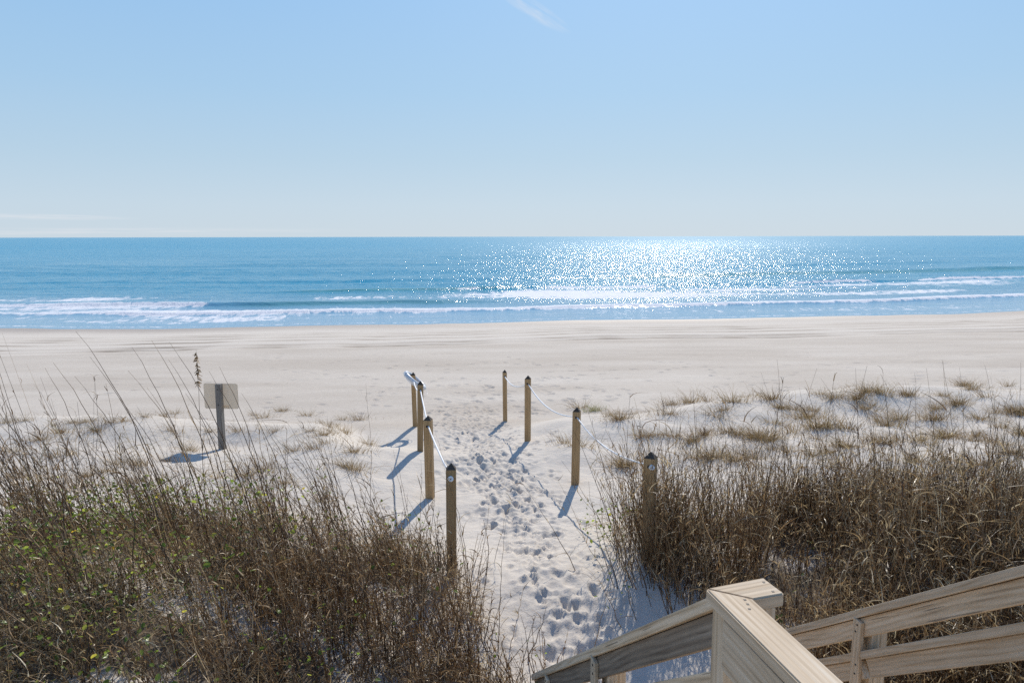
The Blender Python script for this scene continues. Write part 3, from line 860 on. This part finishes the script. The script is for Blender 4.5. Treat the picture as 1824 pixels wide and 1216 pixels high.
def updir(n, rs, spread, lean=(0, 0)):
    v = np.stack([rs.normal(size=n) * spread + lean[0], rs.normal(size=n) * spread + lean[1], np.ones(n)], -1)
    return unit(v)

def sample(mask, n, x0, x1, y0, y1, rs, clump_seed, clump=1.0):
    y0 = max(y0, 3.1)
    out = []
    tot = 0
    while tot < n:
        x = rs.uniform(x0, x1, n * 2); y = rs.uniform(y0, y1, n * 2)
        # keep what the picture's surroundings can see
        p = mask(x, y) * (np.abs(x) < .72 * y + 1.3) * np.clip(.55 + clump * 1.5 * vnoise(x * 1.7, y * 1.7, clump_seed), 0, 1)
        k = rs.uniform(size=n * 2) < p
        out.append(np.stack([x[k], y[k]], -1)); tot += int(k.sum())
    return np.concatenate(out)[:n]
def thicket(mask, n, box, rs, hmin, hmax, lean, seed, leaves=4, hmask=None):
    per = 9
    C0 = sample(mask, n // per + 1, *box, rs, seed)
    off = rs.normal(size=(n, 2)) * rs.choice([.035, .07, .22], size=(n, 1), p=[.4, .35, .25])
    ci = np.repeat(np.arange(n // per + 1), per)[:n]
    P = C0[ci] + off
    z = ground_h(P[:, 0], P[:, 1])
    cvar = rs.uniform(.55, 1.15, n // per + 1)[ci]; ctint = (rs.uniform(-.38, .36, n // per + 1))[ci]
    root = np.stack([P[:, 0], P[:, 1], z - .03], -1)
    hs = (hmin + (hmax - hmin) * rs.beta(2.2, 2.0, n)) * (.90 + .7 * vnoise(P[:, 0] * .9, P[:, 1] * .9, seed + 3)) * cvar
    if hmask is not None: hs = hs * hmask(P[:, 0], P[:, 1])
    d = updir(n, rs, .10, lean); d = unit(d + np.concatenate([off * 2.2, np.zeros((n, 1))], 1).clip(-.35, .35))
    bend = np.stack([rs.normal(size=n) * .10 + lean[0] * .6, rs.normal(size=n) * .08, -np.abs(rs.normal(size=n)) * .05], -1) * hs[:, None]
    tint = np.clip(rs.beta(2, 2.4, n) + ctint + .12 * vnoise(P[:, 0], P[:, 1], seed + 7), 0, 1)
    V1, F1, T1, pc = tubes(root, d, hs, bend, rs.uniform(.0026, .0056, n), 6, tint, rs, kink=.006)
    # short curled sheaths and twigs along each stem
    parts = []
    for k in range(leaves):
        j = rs.integers(1, 6, n); fr = rs.uniform(size=(n, 1))
        q = pc[np.arange(n), j] * (1 - fr) + pc[np.arange(n), j + 1] * fr
        dd = updir(n, rs, .42, lean); LL = rs.uniform(.05, .19, n) * np.clip(hs, .4, 1.3)
        bb = np.stack([rs.normal(size=n) * .5, rs.normal(size=n) * .5, -rs.uniform(.0, .8, n)], -1) * LL[:, None]
        parts.append(strips(q, dd, LL, bb, rs.uniform(.004, .011, n), 4, np.clip(rs.beta(2, 2, n), 0, 1), .8, rs))
    V2, F2, T2 = join(parts)
    return (V1, F1, T1), (V2, F2, T2)

rs = np.random.default_rng(3)
lbox = (-7.5, .6, 2.6, 9.0); rbox = (.9, 9.0, 2.6, 10.0)
def lh(x, y): return (.55 + .45 * sstep(4.6, 6.6, y)) * (1 - .25 * sstep(-2.6, .2, x) * sstep(6.5, 5, y))
a, b = thicket(left_mask, 4600, lbox, rs, .26, 1.2, (-.12, 0), 301, 5, lh)
me = npmesh('dry_stalk_thicket', *a[:2], a[2]); tag(link('dry_stalk_thicket', me, STEM), 'dense brown dry stalks covering the dune left of the path', 'dune plants', kind='stuff')
me = npmesh('dry_leaf_litter', *b[:2], b[2]); tag(link('dry_leaf_tangle', me, DRYLEAF), 'small curled dry leaves on the stalks left of the path', 'dune plants', kind='stuff')
a, b = thicket(right_mask, 8200, rbox, rs, .55, 1.35, (.02, 0), 321, 5)
me = npmesh('dry_stalk_thicket', *a[:2], a[2]); tag(link('dry_stalk_thicket', me, STEM), 'dense dark brown upright stalks behind the stair railing on the right', 'dune plants', kind='stuff')
me = npmesh('dry_leaf_litter', *b[:2], b[2]); tag(link('dry_leaf_tangle', me, DRYLEAF), 'small curled dry leaves on the stalks right of the path', 'dune plants', kind='stuff')
a, b = thicket(left_mask, 900, lbox, rs, 1.0, 1.9, (-.26, 0), 351, 4, lambda x, y: .7 + .35 * sstep(4.5, 6.5, y) - .3 * sstep(-2.0, .2, x))
me = npmesh('stalks', *join([a, b])[:2], join([a, b])[2]); tag(link('thin_stalks', me, STEM), 'thin leaning stalks rising out of the brown mass left of the path', 'dune plants', kind='stuff')
a, b = thicket(right_mask, 650, rbox, rs, .9, 1.6, (-.02, 0), 361, 4)
me = npmesh('stalks', *join([a, b])[:2], join([a, b])[2]); tag(link('thin_stalks', me, STEM), 'thin upright stalks rising out of the brown mass right of the path', 'dune plants', kind='stuff')
def front_mask(x, y): return left_mask(x, y) * .9 * sstep(-2.3, -1.7, x) * sstep(6.3, 5.7, y)
a, b = thicket(front_mask, 1300, (-2.3, .6, 3.3, 6.4), rs, .45, .95, (-.03, 0), 371, 5)
me = npmesh('stalks', *join([a, b])[:2], join([a, b])[2]); tag(link('dry_stalk_thicket', me, STEM), 'grey-brown upright stalks massed beside the foot of the nearest left rope post', 'dune plants', kind='stuff')
# low tangle of arching dry grass
def tangle(mask, n, box, rs, seed, Lr=(.12, .42)):
    P = sample(mask, n, *box, rs, seed, .8)
    root = np.stack([P[:, 0], P[:, 1], ground_h(P[:, 0], P[:, 1]) - .01 + rs.uniform(0, .18, n)], -1)
    L = rs.uniform(*Lr, n); d = updir(n, rs, .8)
    bend = np.stack([rs.normal(size=n) * .35, rs.normal(size=n) * .35, -rs.uniform(.3, 1.1, n)], -1) * L[:, None]
    return strips(root, d, L, bend, rs.uniform(.0025, .006, n), 5, rs.beta(2, 1.8, n), .85, rs)
p = tangle(left_mask, 15000, lbox, rs, 331)
me = npmesh('grass', *p[:2], p[2]); tag(link('dry_grass_tangle', me, DRYLEAF), 'low tangle of arching dry grass on the mound left of the path', 'grass', kind='stuff')
def fringe(x, y):
    return np.maximum(right_mask(x, y), .8 * sstep(.62, .95, x) * sstep(1.7, 1.2, x) * sstep(5.4, 6.2, y) * sstep(8.2, 7.4, y))
p = tangle(fringe, 5500, (.5, 9.0, 2.6, 10.0), rs, 333)
me = npmesh('grass', *p[:2], p[2]); tag(link('dry_grass_tangle', me, DRYLEAF), 'low tangle of arching dry grass right of the path', 'grass', kind='stuff')
# green vines and leaves
def greens(mask, n, box, rs, seed, zr=(.02, .42), sz=(.010, .026), clump=2.2):
    P = sample(mask, n, *box, rs, seed, clump)
    c = np.stack([P[:, 0], P[:, 1], ground_h(P[:, 0], P[:, 1]) + rs.uniform(*zr, n)], -1)
    return discs(c, updir(n, rs, .7), rs.uniform(*sz, n), rs.beta(1.6, 1.3, n), rs)
def lgreen(x, y):
    return left_mask(x, y) * np.clip(.10 + sstep(-1.6, -3.6, x) * 1.0 + .7 * vnoise(x * .9, y * .9, 55), 0, 1)
p = join([greens(lgreen, 4800, lbox, rs, 341, (.02, .55), (.007, .020)),
          greens(lambda x, y: left_mask(x, y) * sstep(-1.2, -3.4, x) * sstep(.02, .16, vnoise(x * 2.1, y * 2.1, 57)), 900, lbox, rs, 345, (.25, .62), (.012, .026), 1.0)])
me = npmesh('green_leaves', *p[:2], p[2]); tag(link('green_ground_cover', me, GREENM), 'yellow-green leafy ground cover among stalks left of the path', 'ground cover', kind='stuff')
def rgreen(x, y): return fringe(x, y) * (.12 + .9 * sstep(2.4, 1.2, x))
p = greens(rgreen, 420, (.5, 9.0, 4.0, 10.0), rs, 343, (.03, .35), (.010, .022))
me = npmesh('green_leaves', *p[:2], p[2]); tag(link('green_ground_cover', me, GREENM), 'scattered green leaves at the thicket edge right of the path', 'ground cover', kind='stuff')

# ------------------------------------------------------------------ tufts on the dune sand
tuft_meshes = []
for k in range(6):
    q = np.random.default_rng(60 + k); n = (110, 170, 80, 200, 130, 100)[k]
    ang = q.uniform(0, 2 * math.pi, n); rad = q.uniform(0, .10, n)
    rad = rad * q.choice([.5, 1.0, 2.2], n)
    root = np.stack([np.cos(ang) * rad * 1.7, np.sin(ang) * rad, np.full(n, -.02)], -1)
    L = q.uniform(.08, .36, n); sp = (.55, .8, .5, .9, .7, 1.0)[k]
    d = unit(np.stack([np.cos(ang) * q.uniform(.1, sp, n) * 1.2, np.sin(ang) * q.uniform(.1, sp, n), np.ones(n)], -1))
    bend = np.stack([q.normal(size=n) * .2 - .10, q.normal(size=n) * .2, -q.uniform(.05, .7, n)], -1) * L[:, None]
    V_, F_, T_ = strips(root, d, L, bend, q.uniform(.0025, .0055, n), 5, np.clip(q.beta(2, 2, n) + (.15, 0, -.1, .05, -.15, 0)[k], 0, 1), .85, q)
    m_ = npmesh('grass_tuft', V_, F_, T_); m_.materials.append(TUFTM); tuft_meshes.append(m_)
z6 = [(120,330),(210,320),(300,312),(415,315),(375,355),(120,372),(640,345),(720,352),(800,358),(590,302),(845,278),(910,297),(1060,272),(1130,272),(1170,290),(1270,287),
      (1430,287),(1570,255),(1530,235),(1750,238),(1640,292),(760,397),(700,462),(810,440),(880,447),(970,445),(1130,412),(1160,428),(1090,332),(820,492),(960,535),(800,575),
      (1110,512),(1160,517),(1230,500),(1360,522),(1400,402),(1400,352),(1690,372),(1780,362),(1590,480),(1580,505),(1440,490),(1730,525),(1480,600),(1510,645),(1600,622),
      (240,585),(230,505),(140,482),(50,482),(290,467),(400,462),(435,475),(520,492),(430,605),(520,585),(590,505),(610,545),(560,490),(1280,602),(1120,682),(940,635),
      (1010,302),(620,422),(1320,502),(1820,382),(1650,505),(1220,402),(1760,565),(1050,352),(340,390),(1500,330),(1600,400),(1720,440),(1810,470),(880,560),(700,560),(330,590)]
rt_px = [(1150 + a / 2.706, 600 + b / 2.706) for a, b in z6] + [(1034, 728), (1085, 741), (1102, 748), (1005, 790), (1028, 796), (1106, 832), (1146, 778)]
z3 = [(20,555),(120,545),(280,565),(440,552),(370,552),(500,598),(570,552),(640,542),(300,605),(740,522),(890,505),(880,600),(840,522),(1050,600),(1210,595),(1340,525),(1290,512),
      (1430,492),(1560,515),(1640,612),(1670,595),(1740,535),(1580,592),(1400,595),(1650,655),(1500,692),(1790,702),(1780,785),(260,725),(350,715),(440,825),(520,805),(420,875),
      (580,765),(690,765),(850,745),(960,692),(1100,835),(1250,825),(1640,955),(1450,865),(1350,785),(1750,602),(200,640),(60,700),(700,850),(1200,900),(330,900),(100,830)]
lt_px = [(a / 2.85, 560 + b / 2.85) for a, b in z3] + [(657, 792), (640, 748), (612, 830), (585, 760), (560, 800)]
def put_tuft(px, py, k, sc, label, group, mesh=None):
    p = on_ground(px, py)
    o = bpy.data.objects.new('grass_tuft', mesh or tuft_meshes[k % 6])
    col.objects.link(o); o.location = p
    o.rotation_euler = (0, 0, r_.uniform(-.6, .6)); o.scale = (sc * r_.uniform(.9, 1.3), sc, sc * r_.uniform(.75, 1.15))
    tag(o, label, 'grass tuft', group)
for i, (px, py) in enumerate(rt_px):
    for q in range(1 if i % 3 else 2):
        put_tuft(px + r_.uniform(-9, 9) * q, py + r_.uniform(-4, 4) * q, r_.randrange(6), r_.uniform(.75, 1.4), 'small tuft of olive and tan grass on the white dune right of the path', 'grass tufts on the dune right of the path')
for i, (px, py) in enumerate(lt_px):
    put_tuft(px, py, r_.randrange(6), r_.uniform(.6, 1.1), 'small tuft of olive and tan grass on the white dune left of the path', 'grass tufts on the dune left of the path')
q = np.random.default_rng(99); n = 190
ang = q.uniform(0, 6.28, n); rad = q.uniform(0, .22, n)
root = np.stack([np.cos(ang) * rad * 1.5, np.sin(ang) * rad * .6, np.full(n, -.02)], -1); L = q.uniform(.14, .36, n)
V_, F_, T_ = strips(root, updir(n, q, .35, (-.2, 0)), L, np.stack([q.normal(size=n) * .15 - .15, q.normal(size=n) * .1, -q.uniform(.05, .4, n)], -1) * L[:, None],
                    q.uniform(.003, .006, n), 5, np.clip(q.beta(2, 2, n) * .6 + .35, 0, 1), .85, q)
m_ = npmesh('grass_tuft', V_, F_, T_); m_.materials.append(leaf_mat('fresh_tuft', [(0, (.14, .13, .05)), (.5, (.24, .24, .08)), (1, (.40, .37, .18))], .4, .5, .4))
put_tuft(1060, 732, 0, 1.0, 'largest and greenest grass tuft, on the dune crest right of the second right rope post', None, m_)

# wisps between the tufts
def dunem(x, y):
    return (sstep(1.6, 2.6, x) + sstep(-1.9, -3.0, x)) * sstep(8.0, 8.8, y) * sstep(15.8, 14.5, y) * np.clip(.12 + 2.2 * vnoise(x * .9, y * 1.6, 401), 0, 1)
P = sample(dunem, 5200, -11, 13, 8, 16, rs, 403, .6); n = len(P)
root = np.stack([P[:, 0], P[:, 1], ground_h(P[:, 0], P[:, 1]) - .01], -1); L = rs.uniform(.06, .28, n)
p = strips(root, updir(n, rs, .6, (-.1, 0)), L, np.stack([rs.normal(size=n) * .3, rs.normal(size=n) * .3, -rs.uniform(.1, .8, n)], -1) * L[:, None], rs.uniform(.002, .004, n), 4, rs.beta(2, 2, n), .85, rs)
tag(link('sparse_grass', npmesh('grass', *p), TUFTM), 'sparse dry grass wisps scattered over the white dune sand', 'grass', kind='stuff')
# ------------------------------------------------------------------ tall single stalks
def stalk(rootp, tipp, rad, label, group, seed, leaves=3, seed_head=False, curve=.35, cat='stalk'):
    q = np.random.default_rng(seed)
    o0 = np.array(rootp); tp = np.array(tipp) - o0
    n = 14; t = np.linspace(0, 1, n)
    # upright at the foot, leaning more toward the tip
    horiz = tp * np.array([1, 1, 0]); vert = tp * np.array([0, 0, 1])
    P = (horiz[None] * ((1 - curve) * t + curve * t ** 2.2)[:, None]) + vert[None] * (t + .06 * np.sin(t * math.pi))[:, None]
    P[1:-1] += q.normal(size=(n - 2, 3)) * .004
    o = link('sea_oat_stalk', tube_mesh('sea_oat_stalk', [Vector(p_) for p_ in P], list(rad * (1 - .8 * t ** 1.2)), 5), None)
    me_ = o.data; at_ = me_.attributes.new('tint', 'FLOAT', 'POINT'); at_.data.foreach_set('value', np.full(len(me_.vertices), q.uniform(.15, .7), dtype=np.float32))
    me_.materials.append(STEM)
    o.location = rootp
    if leaves:
        k = leaves; j = q.integers(2, 9, k)
        LL = q.uniform(.15, .42, k)
        dd = unit(np.stack([q.normal(size=k) * .35 - .15, q.normal(size=k) * .35, np.ones(k)], -1))
        bb = np.stack([q.normal(size=k) * .35 - .1, q.normal(size=k) * .3, -q.uniform(.2, 1.2, k)], -1) * LL[:, None]
        wd_ = q.uniform(.004, .007, k); tn_ = q.beta(2, 2, k)
        for a_ in range(k):
            z_ = slice(a_, a_ + 1)
            v, f, t_ = strips(P[j][z_], dd[z_], LL[z_], bb[z_], wd_[z_], 6, tn_[z_], .85, q)
            link('dry_blade', npmesh('dry_blade', v, f, t_), DRYLEAF, o)
    if seed_head:
        k = 60; j = q.uniform(.80, .99, k)
        cx = np.stack([np.interp(j, t, P[:, i]) for i in range(3)], -1)
        dd = unit(np.stack([q.normal(size=k) * .6, q.normal(size=k) * .6, -np.ones(k) * .5], -1))
        v, f, t_ = strips(cx, dd, q.uniform(.02, .05, k), np.zeros((k, 3)), q.uniform(.009, .016, k), 3, q.uniform(size=k), .4, q)
        link('seed_head', npmesh('seed_head', v, f, t_), SEED, o)
    tag(o, label, cat, group)
    return o
def stalk_px(rx, ry, tx, ty, D, **kw):
    """a stalk standing D metres out whose tip reaches the given sight line"""
    g = at(rx, 1000, D); gx = g.x
    gz = float(ground_h(gx, D)); root_ = Vector((gx, D, gz - .03))
    tip_ = at(tx, ty, D + .15)
    return stalk(root_, tip_, **kw)
GL = 'tall dry sea oat stalks left of the path'
LL_ = 'thin tall dry sea oat stalk leaning left, rising above the thicket left of the path'
tips = [(135,590,330,5.6),(95,646,262,5.8),(270,606,430,5.5),(302,609,470,5.9),(235,618,385,5.7),(160,635,330,6.0),(228,660,400,6.2),(391,653,505,6.0),(372,660,500,6.3),(0,690,90,5.7),
        (133,670,300,6.1),(-20,712,130,5.9),(300,640,440,6.4),(210,705,350,6.2),(262,690,392,6.5),(80,655,200,6.8),(330,700,470,6.4),(430,700,540,6.5),(60,760,150,6.3),(20,735,60,6.9),
        (465,745,560,6.4),(520,765,600,6.2),(545,790,640,6.1),(600,800,665,6.0),(390,760,460,6.8),(170,760,215,6.6),(410,800,560,6.1),(560,850,610,6.5),(100,800,170,5.5),(250,780,330,6.5),
        (305,810,360,6.1),(355,745,420,6.9),(480,820,520,6.7),(640,840,700,6.0),(30,830,60,6.2),(210,830,250,6.3)]
for i, (tx, ty, rx, D) in enumerate(tips):
    stalk_px(rx, 0, tx, ty, D, rad=.0056, label=LL_, group=GL, seed=500 + i, leaves=4, curve=.45)
stalk_px(372, 0, 349, 622, 6.4, rad=.004, label='upright sea oat stalk with a drooping tan seed head, left of the sign', group=None, seed=700, leaves=3, seed_head=True, curve=.3)
# slim stalks around the nearest left post
for i, (tx, ty, rx, D) in enumerate([(775,770,832,6.2),(790,830,842,5.9),(690,905,730,5.6),(700,800,745,5.9),(660,880,668,5.8),(722,880,790,5.7),(745,850,775,6.2),(682,935,700,5.4),(812,930,838,5.6),(900,930,885,5.4)]):
    stalk_px(rx, 0, tx, ty, D, rad=.0032, label='slim brown stalk beside the nearest left rope post', group='slim stalks beside the nearest left rope post', seed=720 + i, leaves=3, curve=.4)
GR = 'tall dry sea oat stalks right of the path'
for i, (tx, ty, rx, D) in enumerate([(1384,640,1398,6.6),(1524,655,1524,6.8),(1541,690,1560,6.6),(1572,672,1588,7.0),(1629,665,1622,6.9),(1650,655,1665,7.0),(1678,640,1700,7.1),(1709,655,1712,7.2),(1754,650,1782,7.2),
                                     (1818,645,1800,7.3),(1653,700,1660,7.4),(1480,700,1496,6.9),(1424,690,1440,6.4),(1600,740,1625,6.7),(1800,700,1822,7.0),(1730,740,1740,6.6),(1182,808,1188,6.3),(1205,825,1215,6.2),(1235,845,1258,6.2),(1260,850,1240,6.4)]):
    stalk_px(rx, 0, tx, ty, D, rad=.0038, label='thin tall upright dry sea oat stalk rising above the thicket right of the path', group=GR, seed=800 + i, leaves=3, curve=.3)
